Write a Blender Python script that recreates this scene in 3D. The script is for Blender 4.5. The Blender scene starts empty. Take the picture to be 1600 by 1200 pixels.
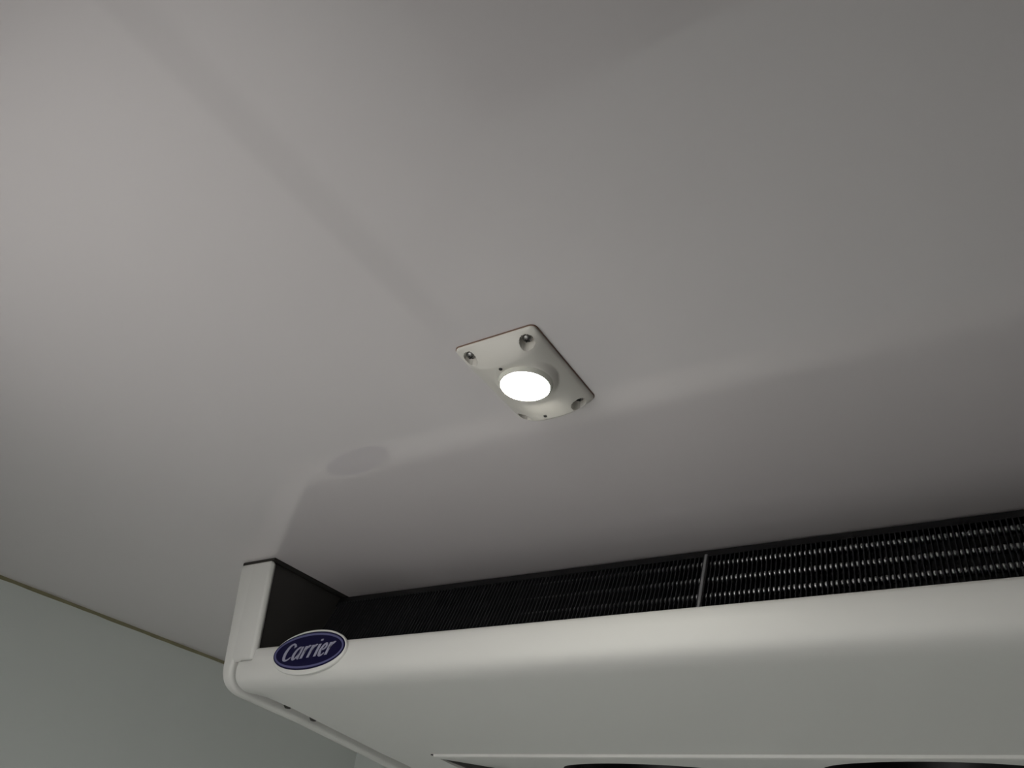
import bpy, bmesh, math, random
from mathutils import Vector, Matrix

# ------------------------------------------------------------------ frame
H = 0.30            # metres per modelling unit (camera-to-ceiling distance)
CZ = 1.60           # camera height above the van floor, metres
def P(x, y, z):     # modelling units, camera at the origin, ceiling at z = 1
    return Vector((x * H, y * H, CZ + z * H))

scene = bpy.context.scene
# ------------------------------------------------------------------ camera
cam_d = bpy.data.cameras.new('camera')
cam_d.sensor_width = 36.0
cam_d.lens = 36.0 * 1179.0 / 1600.0
cam_d.clip_start = 0.01
cam = bpy.data.objects.new('camera', cam_d)
scene.collection.objects.link(cam)
ax = Vector((0.8504909, -0.23056684, -0.47276227))
ay = Vector((0.51599101, 0.54014242, 0.66483039))
az = Vector((0.10207111, -0.80937328, 0.57835663))
right = Vector((ax.x, ay.x, az.x)); down = Vector((ax.y, ay.y, az.y)); fwd = Vector((ax.z, ay.z, az.z))
m = Matrix.Identity(4)
for i in range(3):
    m[i][0], m[i][1], m[i][2] = right[i], -down[i], -fwd[i]
m[2][3] = CZ
cam.matrix_world = m
scene.camera = cam

# ------------------------------------------------------------------ world: even overcast sky
world = bpy.data.worlds.new('overcast_sky'); scene.world = world
world.use_nodes = True
bg = world.node_tree.nodes['Background']
bg.inputs[0].default_value = (1.0, 0.99, 0.975, 1)
bg.inputs[1].default_value = 4.3
LENS_POWER = 95.0
scene.view_settings.view_transform = 'Standard'
scene.view_settings.look = 'None'
scene.view_settings.gamma = 1.0
scene.view_settings.use_curve_mapping = False
scene.view_settings.exposure = 0.0
try:
    scene.cycles.use_denoising = True
    scene.cycles.max_bounces = 12
    scene.cycles.diffuse_bounces = 8
except Exception:
    pass

# ------------------------------------------------------------------ materials
def mat(name, col, rough=0.5, metal=0.0, noise=0.0, nscale=30.0, bump=0.0, bscale=200.0, ior=1.5, spec=0.5, wear=None):
    mt = bpy.data.materials.new(name); mt.use_nodes = True
    nt = mt.node_tree; b = nt.nodes['Principled BSDF']
    b.inputs['Roughness'].default_value = rough
    b.inputs['Metallic'].default_value = metal
    b.inputs['IOR'].default_value = ior
    b.inputs['Specular IOR Level'].default_value = spec
    tc = nt.nodes.new('ShaderNodeTexCoord')
    n = nt.nodes.new('ShaderNodeTexNoise'); n.inputs['Scale'].default_value = nscale
    n.inputs['Detail'].default_value = 4
    nt.links.new(tc.outputs['Object'], n.inputs['Vector'])
    mx = nt.nodes.new('ShaderNodeMix'); mx.data_type = 'RGBA'
    c2 = tuple(max(0, c * (1 - noise)) for c in col)
    mx.inputs[6].default_value = (*col, 1); mx.inputs[7].default_value = (*c2, 1)
    nt.links.new(n.outputs['Fac'], mx.inputs[0])
    nt.links.new(mx.outputs[2], b.inputs['Base Color'])
    if bump:
        n2 = nt.nodes.new('ShaderNodeTexNoise'); n2.inputs['Scale'].default_value = bscale
        nt.links.new(tc.outputs['Object'], n2.inputs['Vector'])
        bp = nt.nodes.new('ShaderNodeBump'); bp.inputs['Strength'].default_value = bump
        bp.inputs['Distance'].default_value = 0.001
        nt.links.new(n2.outputs['Fac'], bp.inputs['Height'])
        nt.links.new(bp.outputs['Normal'], b.inputs['Normal'])
    return mt

def emat(name, col, strength):
    mt = bpy.data.materials.new(name); mt.use_nodes = True
    nt = mt.node_tree; nt.nodes.remove(nt.nodes['Principled BSDF'])
    e = nt.nodes.new('ShaderNodeEmission'); e.inputs[0].default_value = (*col, 1); e.inputs[1].default_value = strength
    nt.links.new(e.outputs[0], nt.nodes['Material Output'].inputs[0])
    return mt

def ceiling_mat():
    """white gelcoat panel: glossy, with a faint darker strip leading to the lamp and a rubbed patch"""
    mt = mat('white_gelcoat_ceiling', (0.78, 0.735, 0.74), 0.06, 0, 0.03, 6.0, ior=1.7)
    nt = mt.node_tree; L = nt.links.new
    b = nt.nodes['Principled BSDF']; tc = nt.nodes['Texture Coordinate'] if 'Texture Coordinate' in nt.nodes else nt.nodes[[n.name for n in nt.nodes if n.type == 'TEX_COORD'][0]]
    sep = nt.nodes.new('ShaderNodeSeparateXYZ'); L(tc.outputs['Object'], sep.inputs[0])
    def ramp(src, a0, a1, b0, b1):
        r = nt.nodes.new('ShaderNodeMapRange'); r.interpolation_type = 'SMOOTHSTEP'
        r.inputs[1].default_value = a0; r.inputs[2].default_value = a1; r.inputs[3].default_value = b0; r.inputs[4].default_value = b1
        L(src, r.inputs[0]); return r.outputs[0]
    def mul(a, c):
        k = nt.nodes.new('ShaderNodeMath'); k.operation = 'MULTIPLY'
        L(a, k.inputs[0])
        if hasattr(c, 'node'): L(c, k.inputs[1])
        else: k.inputs[1].default_value = c
        return k.outputs[0]
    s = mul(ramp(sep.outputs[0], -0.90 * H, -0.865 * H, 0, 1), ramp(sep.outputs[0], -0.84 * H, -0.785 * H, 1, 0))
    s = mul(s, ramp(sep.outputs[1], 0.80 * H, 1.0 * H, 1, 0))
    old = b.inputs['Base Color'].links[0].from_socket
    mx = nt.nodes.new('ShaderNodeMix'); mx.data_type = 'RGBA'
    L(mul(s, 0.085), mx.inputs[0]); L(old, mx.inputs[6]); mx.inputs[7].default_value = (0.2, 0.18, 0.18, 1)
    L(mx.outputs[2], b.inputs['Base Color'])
    # rubbed, smeared patch of the gloss
    n = nt.nodes.new('ShaderNodeTexNoise'); n.inputs['Scale'].default_value = 28; n.inputs['Detail'].default_value = 6
    L(tc.outputs['Object'], n.inputs['Vector'])
    L(ramp(n.outputs['Fac'], 0.5, 0.75, 0.035, 0.07), b.inputs['Roughness'])
    return mt

M = {}
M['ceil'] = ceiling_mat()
M['wall'] = mat('white_gelcoat_wall', (0.74, 0.775, 0.745), 0.25, 0, 0.05, 4.0)
M['floor'] = mat('grey_van_floor', (0.13, 0.13, 0.125), 0.7, 0, 0.2, 20)
M['unseen_walls'] = mat('dark_unseen_walls', (0.05, 0.05, 0.048), 0.6, 0, 0.2, 10)  # unseen walls made dark to cut light bounced onto the ceiling
M['seal'] = mat('yellowed_sealant', (0.30, 0.27, 0.15), 0.5, 0, 0.45, 40)
M['ground'] = mat('pale_concrete', (0.55, 0.55, 0.54), 0.9, 0, 0.15, 3)
M['plastic'] = mat('white_unit_plastic', (0.74, 0.735, 0.70), 0.5, 0, 0.02, 12, 0.04, 900)
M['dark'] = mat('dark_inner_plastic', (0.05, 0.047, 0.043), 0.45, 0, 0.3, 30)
M['black'] = mat('black_plastic', (0.006, 0.006, 0.007), 0.4, 0, 0.2, 30)
M['fin'] = mat('black_coated_fins', (0.03, 0.03, 0.033), 0.7, 0.0, 0.2, 60, spec=0.2)
M['tube'] = mat('grey_metal_tube', (0.97, 0.97, 0.98), 0.40, 1.0, 0.15, 50)
M['strip'] = mat('grey_metal_strip', (0.34, 0.34, 0.35), 0.45, 0.3, 0.2, 30)
M['gasket'] = mat('dark_gasket', (0.03, 0.026, 0.022), 0.7, 0, 0.3, 60)
M['lampplastic'] = mat('cream_lamp_plastic', (0.80, 0.77, 0.71), 0.35, 0, 0.02, 20)
M['lampseal'] = mat('brown_adhesive', (0.28, 0.17, 0.12), 0.6, 0, 0.4, 90)
M['screw'] = mat('zinc_screw', (0.35, 0.34, 0.33), 0.4, 1.0, 0.3, 300)
M['hole'] = mat('dark_hole', (0.03, 0.028, 0.026), 0.6, 0, 0.2, 50)
M['lens'] = emat('led_lens_light', (1.0, 0.985, 0.90), LENS_POWER)
M['ring'] = mat('clear_lens_ring', (0.85, 0.84, 0.76), 0.15, 0, 0.02, 20)
M['navy'] = mat('navy_badge_face', (0.004, 0.003, 0.034), 0.5, 0, 0.05, 60, spec=0.25)
M['silverblue'] = mat('grey_blue_badge_line', (0.11, 0.11, 0.24), 0.5, 0, 0.05, 60)
M['letter'] = mat('pale_grey_badge_letters', (0.33, 0.33, 0.43), 0.5, 0, 0.05, 60)

# ------------------------------------------------------------------ object helpers
WL = {}             # world location of every object
def register(o, wl, parent=None):
    scene.collection.objects.link(o)
    WL[o.name] = wl
    if parent is not None:
        o.parent = parent; o.location = wl - WL[parent.name]
    else:
        o.location = wl
    return o
def tag(o, label=None, cat=None, group=None, kind=None):
    if label: o['label'] = label
    if cat: o['category'] = cat
    if group: o['group'] = group
    if kind: o['kind'] = kind
    return o
def empty(name, loc):
    o = bpy.data.objects.new(name, None); o.empty_display_size = 0.05
    return register(o, loc)

class MB:
    """collects geometry in modelling units"""
    def __init__(s): s.v = []; s.f = []
    def add(s, vs, fs):
        k = len(s.v); s.v += [tuple(v) for v in vs]; s.f += [tuple(i + k for i in f) for f in fs]
    def box(s, x0, x1, y0, y1, z0, z1):
        s.add([(x0,y0,z0),(x1,y0,z0),(x1,y1,z0),(x0,y1,z0),(x0,y0,z1),(x1,y0,z1),(x1,y1,z1),(x0,y1,z1)],
              [(0,3,2,1),(4,5,6,7),(0,1,5,4),(1,2,6,5),(2,3,7,6),(3,0,4,7)])
    def hexa(s, a, b):  # two quads (4 points each), joined
        s.add(list(a) + list(b), [(3,2,1,0),(4,5,6,7),(0,1,5,4),(1,2,6,5),(2,3,7,6),(3,0,4,7)])
    def prism(s, prof, x0, x1, dx=None):
        """closed YZ outline extruded along X; dx(y,z) shifts x for draft"""
        n = len(prof)
        a = [(x0 + (dx(y, z) if dx else 0), y, z) for y, z in prof]
        b = [(x1, y, z) for y, z in prof]
        s.add(a + b, [tuple(range(n))[::-1], tuple(range(n, 2*n))] + [(i, (i+1) % n, n + (i+1) % n, n + i) for i in range(n)])
    def sheet(s, prof, x0, x1, t):
        """open YZ profile given thickness t along its normal, extruded along X"""
        n = len(prof); inner = []
        for i in range(n):
            p0 = prof[max(0, i-1)]; p1 = prof[min(n-1, i+1)]
            d = Vector((p1[0]-p0[0], p1[1]-p0[1])).normalized()
            inner.append((prof[i][0] - d.y * t, prof[i][1] + d.x * t))
        s.prism(list(prof) + inner[::-1], x0, x1)
    def disc(s, c, r, n, u, w, t):
        """elliptic plate: centre c, radii r=(a,b) along u,w, thickness vector t"""
        u, w, t, c = Vector(u), Vector(w), Vector(t), Vector(c)
        a = [c + u * (r[0]*math.cos(2*math.pi*i/n)) + w * (r[1]*math.sin(2*math.pi*i/n)) for i in range(n)]
        b = [p + t for p in a]
        s.add(a + b, [tuple(range(n)), tuple(range(n, 2*n))[::-1]] + [(i, n+i, n+(i+1) % n, (i+1) % n) for i in range(n)])
    def ring(s, c, r0, r1, n, u, w, t):
        """elliptic ring: radii pairs r0 (outer) r1 (inner)"""
        u, w, t, c = Vector(u), Vector(w), Vector(t), Vector(c)
        vs = []
        for k in range(2):
            for r in (r0, r1):
                vs += [c + t * k + u*(r[0]*math.cos(2*math.pi*i/n)) + w*(r[1]*math.sin(2*math.pi*i/n)) for i in range(n)]
        fs = []
        for i in range(n):
            j = (i+1) % n
            fs += [(i, j, n+j, n+i), (2*n+i, 3*n+i, 3*n+j, 2*n+j), (i, 2*n+i, 2*n+j, j), (n+i, n+j, 3*n+j, 3*n+i)]
        s.add(vs, fs)
    def lathe(s, prof, n, c=(0,0,0), axis='z'):
        """profile of (radius, height)"""
        k = len(prof); vs = []
        for r, h in prof:
            for i in range(n):
                a = 2*math.pi*i/n
                if axis == 'z': vs.append((c[0]+r*math.cos(a), c[1]+r*math.sin(a), c[2]+h))
                else: vs.append((c[0]+h, c[1]+r*math.cos(a), c[2]+r*math.sin(a)))
        fs = [(q*n+i, q*n+(i+1) % n, (q+1)*n+(i+1) % n, (q+1)*n+i) for q in range(k-1) for i in range(n)]
        s.add(vs, fs)
    def build(s, name, material, parent=None, smooth=False, bevel=0.0, seg=2, angle=35, solid=True, loc=None):
        w = [P(*v) for v in s.v]
        lo = Vector(tuple(min(v[i] for v in w) for i in range(3))); hi = Vector(tuple(max(v[i] for v in w) for i in range(3)))
        c = loc if loc is not None else (lo + hi) / 2
        me = bpy.data.meshes.new(name)
        me.from_pydata([v - c for v in w], [], s.f); me.update()
        bm = bmesh.new(); bm.from_mesh(me)
        if solid: bmesh.ops.recalc_face_normals(bm, faces=bm.faces)
        bm.to_mesh(me); bm.free()
        me.materials.append(material)
        o = bpy.data.objects.new(name, me)
        register(o, c, parent)
        if smooth:
            for p in me.polygons: p.use_smooth = True
            try: me.set_sharp_from_angle(angle=math.radians(angle))
            except Exception: pass
        if bevel:
            md = o.modifiers.new('bevel', 'BEVEL'); md.width = bevel * H; md.segments = seg
            md.limit_method = 'ANGLE'; md.angle_limit = math.radians(35)
            for p in me.polygons: p.use_smooth = True
        return o

# ------------------------------------------------------------------ the van body
XL, XR, YF, YB, ZF = -3.652, 2.20, 3.952, -0.15, -CZ / H
T = 0.2
def slab(name, box, mt, label):
    b = MB(); b.box(*box)
    o = b.build(name, mt, loc=Vector((0,0,0)) if name == 'ceiling' else None)
    tag(o, label, None, None, 'structure'); return o
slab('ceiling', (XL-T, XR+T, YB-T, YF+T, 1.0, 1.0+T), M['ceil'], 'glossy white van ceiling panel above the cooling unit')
slab('wall_left', (XL-T, XL, YB-T, YF+T, ZF, 1.0), M['wall'], 'smooth greenish white side wall left of the cooling unit')
slab('wall_right', (XR, XR+T, YB-T, YF+T, ZF, 1.0), M['unseen_walls'], 'unseen side wall on the right, made dark to cut bounce light')
slab('wall_front', (XL, XR, YF, YF+T, ZF, 1.0), M['wall'], 'white front bulkhead behind the cooling unit')
slab('floor', (XL-T, XR+T, YB-T, YF+T, ZF-T, ZF), M['floor'], 'dark grey van cargo floor')
DX0, DX1, DZ1 = -1.95, -0.69, 0.76      # unseen rear doorway, placed to shape the daylight on the ceiling
GX0, GX1, GZ1 = 0.02, 0.26, 0.15        # unseen gap added to light the coil tubes on the right
wr = MB()  # unseen rear wall, added close behind the camera to block and shape daylight
wr.box(XL, DX0, YB-T, YB, ZF, 1.0); wr.box(DX0, DX1, YB-T, YB, DZ1, 1.0); wr.box(DX1, GX0, YB-T, YB, ZF, 1.0)
wr.box(GX0, GX1, YB-T, YB, GZ1, 1.0); wr.box(GX1, XR, YB-T, YB, ZF, 1.0)
tag(wr.build('wall_rear', M['unseen_walls']), 'unseen dark rear wall with openings placed to shape the light', kind='structure')
g = MB(); g.box(-60, 60, -80, 60, ZF-2.2, ZF-2.0)
tag(g.build('ground', M['ground']), 'pale concrete yard outside the open van door', kind='structure')
# sealant bead between ceiling and left wall
tb = MB()
tb.prism([(0, 0), (1, 0), (1, 1)], 0, 1)
tb.v = []; tb.f = []
prof = [(0.0, 0.0), (0.012, 0.0), (0.007, -0.006), (0.0, -0.012)]
n = 60; vs = []; rnd = random.Random(4)
for i in range(n + 1):
    y = YB + (YF - YB) * i / n; k = 1 + rnd.uniform(-.12, .12)
    vs += [(XL + a * k, y, 1.0 + b * k) for a, b in prof]
fs = [(i*4+j, (i+1)*4+j, (i+1)*4+(j+1) % 4, i*4+(j+1) % 4) for i in range(n) for j in range(4)]
tb.add(vs, fs)
tag(tb.build('trim_1', M['seal'], smooth=True), 'thin yellowed sealant bead where ceiling meets left wall', kind='structure')

# ------------------------------------------------------------------ ceiling light
lamp = empty('ceiling_light', P(-0.765, 1.128, 1.0))
tag(lamp, 'small rectangular cream LED light glowing on the glossy ceiling', 'light')
LX, LY, HX, HY, LH = -0.765, 1.128, 0.1005, 0.143, 0.040
gk = MB()
def rrect(hx, hy, r, n=6):
    pts = []
    for cx, cy, a0 in ((hx-r, hy-r, 0), (-hx+r, hy-r, 90), (-hx+r, -hy+r, 180), (hx-r, -hy+r, 270)):
        for i in range(n+1):
            a = math.radians(a0 + 90*i/n); pts.append((cx + r*math.cos(a), cy + r*math.sin(a)))
    return pts
def plate(mb, pts, z0, z1):
    n = len(pts)
    mb.add([(LX+x, LY+y, z0) for x, y in pts] + [(LX+x, LY+y, z1) for x, y in pts],
           [tuple(range(n))[::-1], tuple(range(n, 2*n))] + [(i, (i+1) % n, n+(i+1) % n, n+i) for i in range(n)])
plate(gk, rrect(HX+0.0015, HY+0.0015, 0.014), 0.9975, 1.0)
gk.build('gasket', M['lampseal'], lamp)
scr = [(sx*0.071, sy*0.117) for sx in (-1, 1) for sy in (-1, 1)]
LNX, LNY = LX + 0.010, LY - 0.016      # lens centre
def ease(d, w, p=2.2):
    t = max(0.0, min(1.0, d / w)); return 1 - (1 - t) ** p
def lamp_h(x, y):
    e = 0.006 * ease(min(HX-abs(x), HY-abs(y)) + .002, 0.006)
    dn, df = y + HY, HY - y
    v = ease(dn - 0.003, 0.048, 1.5) * ease(df, 0.018)
    u = 1 - min(1, abs(x) / HX) ** 2.8                 # arched across its width
    h = e + (LH - 0.006) * v * u
    r = math.hypot(x - (LNX - LX), y - (LNY - LY))
    if r < 0.074:                                       # flat seat round the lens
        k = max(0.0, min(1.0, (0.074 - r) / 0.016)); k = k*k*(3-2*k)
        h = h * (1-k) + (LH - 0.002) * k
    for sx, sy in scr:                                  # round pockets for the screws
        dx, dy = x - sx, y - sy
        if dx*dx + dy*dy < 0.0155**2: h = min(h, 0.005)
    return h
NX, NY = 110, 150
hb = MB(); vs = []; idx = {}
R = 0.014
def inside(x, y):
    qx, qy = abs(x) - (HX - R), abs(y) - (HY - R)
    return True if qx <= 0 or qy <= 0 else qx*qx + qy*qy <= R*R
def squash(x, y):   # pull the grid corners onto the rounded outline
    qx, qy = abs(x) - (HX - R), abs(y) - (HY - R)
    if qx > 0 and qy > 0:
        mx = max(qx, qy); l = math.hypot(qx, qy)
        if l > 0:
            k = mx / l
            x = math.copysign(HX - R + qx*k, x); y = math.copysign(HY - R + qy*k, y)
    return x, y
for j in range(NY + 1):
    for i in range(NX + 1):
        x = -HX + 2*HX*i/NX; y = -HY + 2*HY*j/NY
        hh = lamp_h(x, y); x2, y2 = squash(x, y)
        vs.append((LX+x2, LY+y2, 0.9975 - hh))
fs = [(j*(NX+1)+i, (j+1)*(NX+1)+i, (j+1)*(NX+1)+i+1, j*(NX+1)+i+1) for j in range(NY) for i in range(NX)]
k0 = len(vs)
rim = [i for i in range(NX+1)] + [j*(NX+1)+NX for j in range(1, NY+1)] + [NY*(NX+1)+i for i in range(NX-1, -1, -1)] + [j*(NX+1) for j in range(NY-1, 0, -1)]
for r in rim: vs.append((vs[r][0], vs[r][1], 0.9975))
nr = len(rim)
for q in range(nr): fs.append((rim[q], rim[(q+1) % nr], k0+(q+1) % nr, k0+q))
hb.add(vs, fs)
hb.build('housing', M['lampplastic'], lamp, smooth=True, angle=55)
for sx, sy in scr:
    s = MB(); s.lathe([(0.0, -0.0008), (0.006, 0.0), (0.010, 0.003), (0.0115, 0.0065), (0.0115, 0.009)], 20, (LX+sx, LY+sy, 0.9845), 'z')
    so = s.build('screw', M['screw'], lamp, smooth=True)
    q = MB(); a = rnd.uniform(0, 1.5); z = 0.9832
    for da in (0, math.pi/2):
        ux, uy = math.cos(a+da), math.sin(a+da); l, w = 0.006, 0.0014
        cx, cy = LX+sx, LY+sy
        q.hexa([(cx-ux*l-uy*w, cy-uy*l+ux*w, z), (cx+ux*l-uy*w, cy+uy*l+ux*w, z), (cx+ux*l+uy*w, cy+uy*l-ux*w, z), (cx-ux*l+uy*w, cy-uy*l-ux*w, z)],
               [(cx-ux*l-uy*w, cy-uy*l+ux*w, z+.002), (cx+ux*l-uy*w, cy+uy*l+ux*w, z+.002), (cx+ux*l+uy*w, cy+uy*l-ux*w, z+.002), (cx-ux*l+uy*w, cy-uy*l-ux*w, z+.002)])
    q.build('screw_slot', M['hole'], so)
zc = 0.9975 - LH
for dy in (-0.084, 0.112):
    s = MB(); s.lathe([(0.0, -0.0004), (0.0036, -0.0004), (0.0042, 0.0006), (0.0042, 0.003)], 14, (LX-0.012, LY+dy, zc - 0.0012), 'z')
    s.build('pinhole', M['hole'], lamp, smooth=True)
rg = MB(); rg.lathe([(0.053, 0.004), (0.053, -0.0065), (0.0548, -0.008), (0.0575, -0.0065), (0.0595, -0.002), (0.061, 0.004)], 56, (LNX, LNY, zc), 'z')
ro = rg.build('lens_ring', M['ring'], lamp, smooth=True)
ln = MB(); ln.lathe([(0.0001, -0.021), (0.014, -0.0203), (0.028, -0.018), (0.039, -0.014), (0.048, -0.0088), (0.0525, -0.004), (0.0525, 0.003)], 48, (LNX, LNY, zc), 'z')
ln.build('lens', M['lens'], lamp, smooth=True)

# ------------------------------------------------------------------ evaporator unit
X0, X1, YE = -2.375, 0.935, 3.60
ev = empty('cooling_unit', P(-0.72, 2.6, 1.0))
tag(ev, 'white ceiling-mounted refrigeration evaporator with black coil and navy oval badge', 'cooling unit')
def mirror(x): return X0 + X1 - x

def rounded(p0, corner, p1, n=8):
    """quadratic rounding between two points through a corner"""
    out = []
    for i in range(n+1):
        t = i/n; a = (1-t)**2; b = 2*t*(1-t); c = t*t
        out.append((a*p0[0]+b*corner[0]+c*p1[0], a*p0[1]+b*corner[1]+c*p1[1]))
    return out

cap_prof = [(1.735, 0.992)] + rounded((1.764, 0.62), (1.772, 0.548), (1.86, 0.543), 10) + [(2.14, 0.526), (2.52, 0.491), (2.80, 0.464), (3.2, 0.44), (YE, 0.43), (YE, 0.992)]
def draft(y, z): return 0.045 * (0.992 - z) / 0.45
for side in (0, 1):
    c = MB()
    c.prism(cap_prof, X0, -2.285, draft)
    # front post that closes the end of the coil opening
    c.hexa([(X0+0.004, 1.735, .992), (-2.207, 1.735, .992), (-2.207, 1.765, .992), (X0+.004, 1.765, .992)],
           [(X0+0.036, 1.7635, .637), (-2.192, 1.7635, .637), (-2.192, 1.795, .637), (X0+.036, 1.795, .637)])
    if side: c.v = [(mirror(x), y, z) for x, y, z in c.v]
    o = c.build('end_cap', M['plastic'], ev, bevel=0.016, seg=4)
    ip = MB()
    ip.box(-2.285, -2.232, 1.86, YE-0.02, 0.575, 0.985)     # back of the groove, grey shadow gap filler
    ip.hexa([(-2.24, 1.79, .60), (-2.198, 1.79, .60), (-2.195, 2.4, .60), (-2.24, 2.4, .60)],
            [(-2.24, 1.762, .988), (-2.213, 1.762, .988), (-2.225, 2.4, .988), (-2.24, 2.4, .988)])
    if side: ip.v = [(mirror(x), y, z) for x, y, z in ip.v]
    ip.build('inner_side_panel', M['dark'], ev)
# seal along the ceiling
gs = MB(); gs.box(X0+0.004, X1-0.004, 1.742, YE-.005, 0.991, 0.9995)
# hollow: only strips at the sides and back
gs.v = []; gs.f = []
gs.box(X0+0.006, -2.20, 1.741, YE, 0.990, 0.9995); gs.box(mirror(-2.20), X1-0.006, 1.741, YE, 0.990, 0.9995)
gs.box(-2.20, mirror(-2.20), YE-0.1, YE, 0.99, 0.9995)
gs.build('ceiling_gasket', M['gasket'], ev)

# main shell: lip, rolled front, long sloping underside
lip = [(1.835, 0.645), (1.825, 0.668)] + rounded((1.812, 0.680), (1.775, 0.690), (1.764, 0.668), 6) + \
      [(1.760, 0.640), (1.760, 0.612)] + rounded((1.762, 0.600), (1.768, 0.556), (1.84, 0.548), 12)[1:] + \
      [(2.0, 0.5345), (2.25, 0.512), (2.502, 0.4905), (2.512, 0.4895)]
# crease: a small bead that drops to the fan deck
crease = [(2.512, 0.4895), (2.515, 0.4815), (2.522, 0.4790), (2.545, 0.481)]
SX0 = -2.252
sh = MB()
sh.sheet(lip, -2.185, mirror(-2.185), 0.012)
o_shell_front = [p for p in lip if p[1] < 0.632 or p[0] > 1.9]
def cut_low(profile):   # the same skin below the notch, carried out to the end caps
    i0 = next(i for i, p in enumerate(profile) if p[1] <= 0.632 and p[0] < 1.8)
    return [(1.7600, 0.632)] + profile[i0:]
low = cut_low(lip)
def raised(prof):
    out = []
    for y, z in prof:
        t = max(0.0, min(1.0, (y - 1.80) / 0.20)); out.append((y, z + 0.034 * t*t*(3-2*t)))
    return out
def edge_loft(mb, prof, xa, xb, mir):
    hi, n = raised(prof), len(prof)
    vs = [(xa, y, z) for y, z in hi] + [((xa+xb)/2 + .004, y, (z+q[1])/2 + .004*(z-q[1])/.034) for (y, z), q in zip(hi, prof)] + [(xb, y, z) for y, z in prof]
    vs += [(x, y + (0.012 if z > .56 else 0), z + 0.012) for x, y, z in vs]
    if mir: vs = [(mirror(x), y, z) for x, y, z in vs]
    fs = []
    for i in range(n-1):
        for r in (0, 1): fs.append((r*n+i, r*n+i+1, (r+1)*n+i+1, (r+1)*n+i)); fs.append((3*n+r*n+i, 3*n+(r+1)*n+i, 3*n+(r+1)*n+i+1, 3*n+r*n+i+1))
        fs.append((i, 3*n+i, 3*n+i+1, i+1))
    mb.add(vs, fs)
edge_loft(sh, low, SX0, -2.184, False); edge_loft(sh, low, SX0, -2.184, True)
sh.build('front_shell', M['plastic'], ev, smooth=True, angle=50)
# side margins of the underside behind the crease, left and right of the fan deck
FX0 = -1.935
slope = (0.4895 - 0.4) / 0.0001
def under(y): return 0.4895 + 0.0 * y
mp = [(2.512, 0.4895), (2.80, 0.470), (3.2, 0.455), (YE, 0.452)]
for a_, b_ in ((SX0, FX0 - 0.012), (mirror(FX0 - 0.012), mirror(SX0))):
    mg = MB(); mir = a_ > -1; mg.sheet(mp, mirror(FX0-.012) if mir else -2.184, mirror(-2.184) if mir else FX0-.012, 0.012); edge_loft(mg, mp, SX0, -2.184, mir); mg.build('underside_margin', M['plastic'], ev, smooth=True)
# fan deck with two round openings, rising toward the back
def deck_z(y): return 0.481 + 0.10 * (y - 2.545)
fans = [(-1.275, 3.035), (-0.262, 2.905)]
FR = 0.335
dk = MB()
dk.sheet(crease, FX0, mirror(FX0), 0.010)
import itertools
def deck_cell(x0, x1, y0, y1, hole):
    """rectangular piece of the deck with a round hole, as a ring of quads, plus the collar"""
    n = 64; cx, cy = hole; out = []; inn = []
    for i in range(n):
        a = 2*math.pi*(i+.5)/n; ca, sa = math.cos(a), math.sin(a)
        t = min(((x1-cx)/ca if ca > 0 else (x0-cx)/ca), ((y1-cy)/sa if sa > 0 else (y0-cy)/sa))
        out.append((cx+ca*t, cy+sa*t)); inn.append((cx+ca*FR, cy+sa*FR))
    # snap nearest outline points to the corners
    for qx, qy in ((x0,y0),(x1,y0),(x1,y1),(x0,y1)):
        k = min(range(n), key=lambda i: (out[i][0]-qx)**2+(out[i][1]-qy)**2); out[k] = (qx, qy)
    vs = [(x, y, deck_z(y)) for x, y in out] + [(x, y, deck_z(y)) for x, y in inn] + [(x, y, deck_z(y)+0.012) for x, y in inn]
    fs = [(i, (i+1) % n, n+(i+1) % n, n+i) for i in range(n)] + [(n+i, n+(i+1) % n, 2*n+(i+1) % n, 2*n+i) for i in range(n)]
    dk.add(vs, fs)
xm = (fans[0][0] + fans[1][0]) / 2
deck_cell(FX0, xm, 2.545, 3.5, fans[0])
deck_cell(xm, mirror(FX0), 2.545, 3.5, fans[1])
dk.build('fan_deck', M['plastic'], ev, smooth=True, angle=30)
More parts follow.
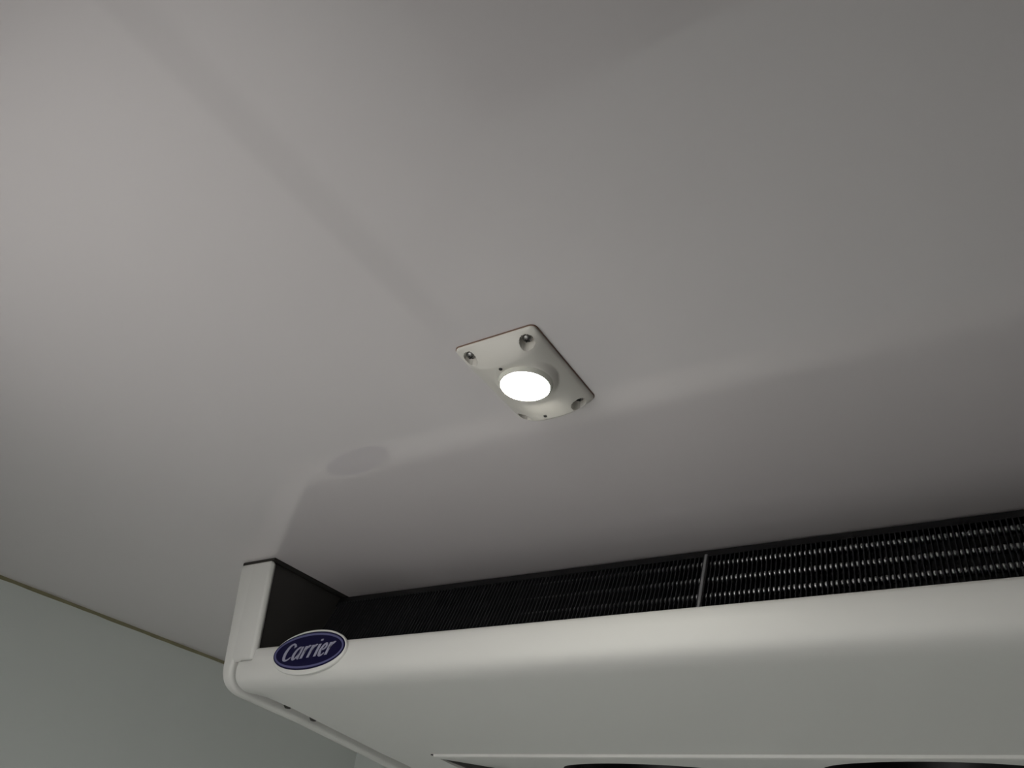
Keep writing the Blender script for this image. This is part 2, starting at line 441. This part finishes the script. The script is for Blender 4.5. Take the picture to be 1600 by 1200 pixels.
# black floor of the side groove and left flank of the deck
for a_, b_ in ((FX0 - 0.014, FX0), (mirror(FX0), mirror(FX0 - 0.014))):
    gv = MB(); gv.box(a_, b_, 2.515, YE, 0.487, 0.53); gv.build('deck_side_gap', M['dark'], ev)
for cx, cy in fans:
    root = MB(); zc2 = deck_z(cy)
    root.lathe([(FR-0.001, -0.03), (FR-0.004, 0.02), (FR-0.03, 0.10), (FR-0.03, 0.2)], 64, (cx, cy, zc2 + 0.03), 'z')
    # tilt the collar with the deck
    root.v = [(x, y, z + 0.10*(y-cy)) for x, y, z in root.v]
    sr = root.build('fan_collar', M['black'], ev, smooth=True)
    hubm = MB(); hubm.lathe([(0.0001, 0.0), (0.10, 0.0), (0.11, 0.012), (0.11, 0.10), (0.0001, 0.10)], 32, (cx, cy, zc2+0.075), 'z')
    hubm.build('fan_hub', M['black'], sr, smooth=True)
    for q in range(7):
        a0 = 2*math.pi*q/7 + 0.3; b = MB(); vs = []; nb = 7
        for i in range(nb):
            r = 0.10 + (FR-0.045-0.10)*i/(nb-1); sw = 0.35*(i/(nb-1))
            for s_, dz in ((-1, 0.0), (1, 0.075)):
                a = a0 + sw + s_*0.30*(0.8+0.2*i/(nb-1))
                vs.append((cx+r*math.cos(a), cy+r*math.sin(a), zc2+0.085+dz))
        vs2 = [(x, y, z+0.006) for x, y, z in vs]; kk = len(vs)
        f2 = [(2*i, 2*i+1, 2*i+3, 2*i+2) for i in range(nb-1)]
        f3 = [tuple(v+kk for v in f[::-1]) for f in f2]
        edge = [2*i for i in range(nb)] + [2*i+1 for i in range(nb-1, -1, -1)]
        f4 = [(edge[i], kk+edge[i], kk+edge[(i+1) % len(edge)], edge[(i+1) % len(edge)]) for i in range(len(edge))]
        b.add(vs+vs2, f2+f3+f4); b.build('fan_blade', M['black'], sr, smooth=True)
    th = MB(); th.disc((cx, cy, zc2+0.23), (FR, FR), 40, (1,0,0), (0,1,0), (0,0,0.01))
    th.build('fan_back', M['black'], sr)
# back shell
bk = MB(); bk.box(-2.24, mirror(-2.24), YE-0.03, YE, 0.46, 0.985); bk.build('back_shell', M['plastic'], ev, bevel=0.006)

# coil: leaning slab of fins with rows of tube
def coil(t, d=0.0):     # t = 0 at the ceiling, 1 at the bottom; d = depth behind the face
    y = 2.128 - 0.150*t; z = 0.988 - 0.320*t
    return (y + d*0.906, z - d*0.424 * 0.0)
CX0, CX1 = -2.225, mirror(-2.225)
pitch = 0.0137
nf = int((CX1 - CX0) / pitch)
fm = MB(); ft = 0.0030
for i in range(nf):
    x = CX0 + 0.004 + i*pitch
    a, b_, c_, d_ = coil(0.07), coil(0.07, .11), coil(1, .11), coil(1)
    fm.hexa([(x, *a), (x, *b_), (x, *c_), (x, *d_)], [(x+ft, *a), (x+ft, *b_), (x+ft, *c_), (x+ft, *d_)])
o = fm.build('coil_fins', M['fin'], ev); o['kind'] = 'stuff'
bb = MB()
a, b_, c_, d_ = coil(0.02, .03), coil(0.02, .14), coil(1, .14), coil(1, .03)
bb.hexa([(CX0, *a), (CX0, *b_), (CX0, *c_), (CX0, *d_)], [(CX1, *a), (CX1, *b_), (CX1, *c_), (CX1, *d_)])
bb.build('coil_backing', M['black'], ev)
tp = MB()
a, b_, c_, d_ = coil(0.0, .0), coil(0.0, .14), coil(.075, .14), coil(.075, .0)
tp.hexa([(CX0, *a), (CX0, *b_), (CX0, *c_), (CX0, *d_)], [(CX1, *a), (CX1, *b_), (CX1, *c_), (CX1, *d_)])
tp.build('coil_top_rail', M['black'], ev)
for q in (0.4416, 0.4186, 0.3956, 0.3726):
    z = q * (2.128 + 0.0217 - 0.150*0.988/0.320) / (1 - q*0.150/0.320)
    t = (0.988 - z) / 0.320; y, zz = coil(t, 0.0240)
    tm = MB(); pr = []
    for i in range(nf):     # beaded by the collars that hold it between the fins
        x = CX0 + 0.004 + i*pitch + ft/2 + pitch/2
        pr += [(0.0070, x - pitch*0.45), (0.0098, x - pitch*0.25), (0.0108, x), (0.0098, x + pitch*0.25)]
    tm.lathe(pr, 12, (0, y, zz), 'x')
    tm.build('coil_tube', M['tube'], ev, smooth=True, angle=80)
st = MB()
a, d_ = coil(0.075), coil(1.0)
xs0, xs1 = -0.7035, -0.6945
st.hexa([(xs0, a[0]-.018, a[1]), (xs1, a[0]-.018, a[1]), (xs1, a[0], a[1]), (xs0, a[0], a[1])],
        [(xs0, d_[0]-.018, d_[1]), (xs1, d_[0]-.018, d_[1]), (xs1, d_[0], d_[1]), (xs0, d_[0], d_[1])])
st.build('support_strip', M['strip'], ev, bevel=0.002)
# drain tray inside, behind the lip
tr = MB(); tr.hexa([(CX0, 1.83, .60), (CX0, 2.25, .60), (CX0, 2.25, .64), (CX0, 1.83, .60+.012)], [(CX1, 1.83, .60), (CX1, 2.25, .60), (CX1, 2.25, .64), (CX1, 1.83, .60+.012)])
tr.build('drain_tray', M['dark'], ev)

# fixing screws in the left and right grooves
for sx, sy, sz in ((-2.247, 2.025, .560), (-2.247, 2.163, .549)):
    for mir in (0, 1):
        x = mirror(sx) if mir else sx
        s = MB(); s.lathe([(0.0001, -0.017), (0.010, -0.015), (0.016, -0.007), (0.0175, 0.003), (0.0175, 0.02)], 16, (x, sy, sz), 'z')
        s.build('side_screw', M['gasket'], ev, smooth=True)

# badge
bp = empty('badge', P(-1.884, 1.74, 0.636)); ob = bp
bpy.data.objects.remove(bp)
KB = 1.750 / 1.722
BC = (-1.884*KB, 1.750, 0.6365*KB); BA, BBr = 0.1545*KB, 0.0590*KB
u, w = (1, 0, 0.02), (0.0, 0.03, 1)
pl = MB()
n = 72
def oval(k, y): return [(BC[0] + (BA+k)*math.cos(2*math.pi*i/n), y, BC[2] + (BBr+k)*math.sin(2*math.pi*i/n) + 0.03*(BA+k)*math.cos(2*math.pi*i/n)) for i in range(n)]
def plate_oval(k, y): return [(BC[0] + (BA+0.0055+k)*math.cos(2*math.pi*i/n), y, BC[2] - 0.0035 + (BBr+0.0115+k)*math.sin(2*math.pi*i/n) + 0.03*(BA+k)*math.cos(2*math.pi*i/n)) for i in range(n)]
rings = [plate_oval(-0.002, 1.763), plate_oval(0.0, 1.761), plate_oval(0.0, 1.755), plate_oval(-0.001, 1.752), plate_oval(-0.003, 1.7508)]
vs = [p for r in rings for p in r]
fs = [(q*n+i, q*n+(i+1) % n, (q+1)*n+(i+1) % n, (q+1)*n+i) for q in range(len(rings)-1) for i in range(n)]
fs += [tuple(range(n))[::-1], tuple(range((len(rings)-1)*n, len(rings)*n))]
pl.add(vs, fs)
badge = pl.build('badge', M['plastic'], ev, smooth=True, angle=40)
tag(badge, 'raised navy blue oval badge lettered Carrier on the left of the lip')
def oval_ring(name, k0, k1, y, mt):
    r = MB(); a, b = oval(k0, y), oval(k1, y); a2, b2 = oval(k0, y+.002), oval(k1, y+.002)
    r.add(a+b+a2+b2, [q for i in range(n) for j in [(i+1) % n] for q in ((i, n+i, n+j, j), (2*n+i, 2*n+j, 3*n+j, 3*n+i), (i, j, 2*n+j, 2*n+i), (n+i, 3*n+i, 3*n+j, n+j))])
    return r.build(name, mt, badge)
fd = MB(); fd.add(oval(0.0, 1.7496) + oval(0.0, 1.7512), [tuple(range(n)), tuple(range(n, 2*n))[::-1]] + [(i, n+i, n+(i+1) % n, (i+1) % n) for i in range(n)])
fd.build('badge_field', M['navy'], badge)
oval_ring('badge_border', -0.005, -0.0115, 1.7486, M['silverblue'])

def catmull(pts, per=8):
    out = []
    for i in range(len(pts)-1):
        p0, p1, p2, p3 = pts[max(0, i-1)], pts[i], pts[i+1], pts[min(len(pts)-1, i+2)]
        for k in range(per):
            t = k/per
            out.append(tuple(0.5*((2*b)+(-a+c)*t+(2*a-5*b+4*c-d)*t*t+(-a+3*b-3*c+d)*t**3) for a, b, c, d in zip(p0, p1, p2, p3)))
    out.append(tuple(pts[-1])); return out
R_ = [[(.14,1.0,.25),(.13,.5,.27),(.12,0,.25)], [(.18,.5,.10),(.28,.82,.16),(.42,.95,.22),(.52,.90,.24)]]
GL = [
 (0.0, [[(.84,1.02,.24),(.72,1.24,.17),(.50,1.33,.16),(.24,1.12,.26),(.12,.65,.31),(.22,.18,.26),(.46,0.03,.16),(.70,.12,.12),(.82,.26,.09)]]),
 (0.93, [[(.60,.84,.14),(.44,.97,.16),(.20,.78,.23),(.10,.40,.28),(.17,.09,.23),(.33,.04,.14),(.50,.32,.12),(.58,.70,.10)], [(.64,1.0,.25),(.62,.5,.27),(.62,.12,.24),(.76,.03,.10)]]),
 (1.78, R_), (2.40, R_),
 (3.02, [[(.14,1.0,.25),(.13,.5,.27),(.12,0,.25)], [(.13,1.24,.2),(.13,1.32,.25),(.13,1.40,.2)]]),
 (3.36, [[(.14,.46,.10),(.38,.54,.15),(.50,.74,.20),(.38,.97,.16),(.18,.80,.22),(.10,.42,.28),(.18,.08,.24),(.38,.04,.15),(.56,.22,.09)]]),
 (4.02, R_)]
lm = MB(); WW = 4.56; SH = 0.30
kx = 0.226 / (WW + SH*0.6); kz = 0.0385
for ox, strokes in GL:
    for stx in strokes:
        pts = catmull([(ox+x, z, wd*0.85) for x, z, wd in stx]); L_, R2 = [], []
        for i, (x, z, wd) in enumerate(pts):
            a, b = pts[max(0, i-1)], pts[min(len(pts)-1, i+1)]
            d = Vector((b[0]-a[0], b[1]-a[1]));
            d = d.normalized() if d.length else Vector((0, 1))
            for s_, lst in ((1, L_), (-1, R2)):
                px, pz = x - d.y*wd/2*s_, z + d.x*wd/2*s_
                px += SH*(pz-0.5)
                X = BC[0] + (px - WW/2)*kx
                lst.append((X, BC[2] + (pz-0.60)*kz + 0.055*(X-BC[0])))
        k = len(L_)
        vs = [(x, 1.7480, z) for x, z in L_] + [(x, 1.7480, z) for x, z in R2] + [(x, 1.7500, z) for x, z in L_] + [(x, 1.7500, z) for x, z in R2]
        fs = []
        for i in range(k-1):
            fs += [(i, i+1, k+i+1, k+i), (i, 2*k+i, 2*k+i+1, i+1), (k+i, k+i+1, 3*k+i+1, 3*k+i)]
        lm.add(vs, fs)
tag(lm.build('badge_lettering', M['letter'], badge), 'pale grey italic word Carrier')
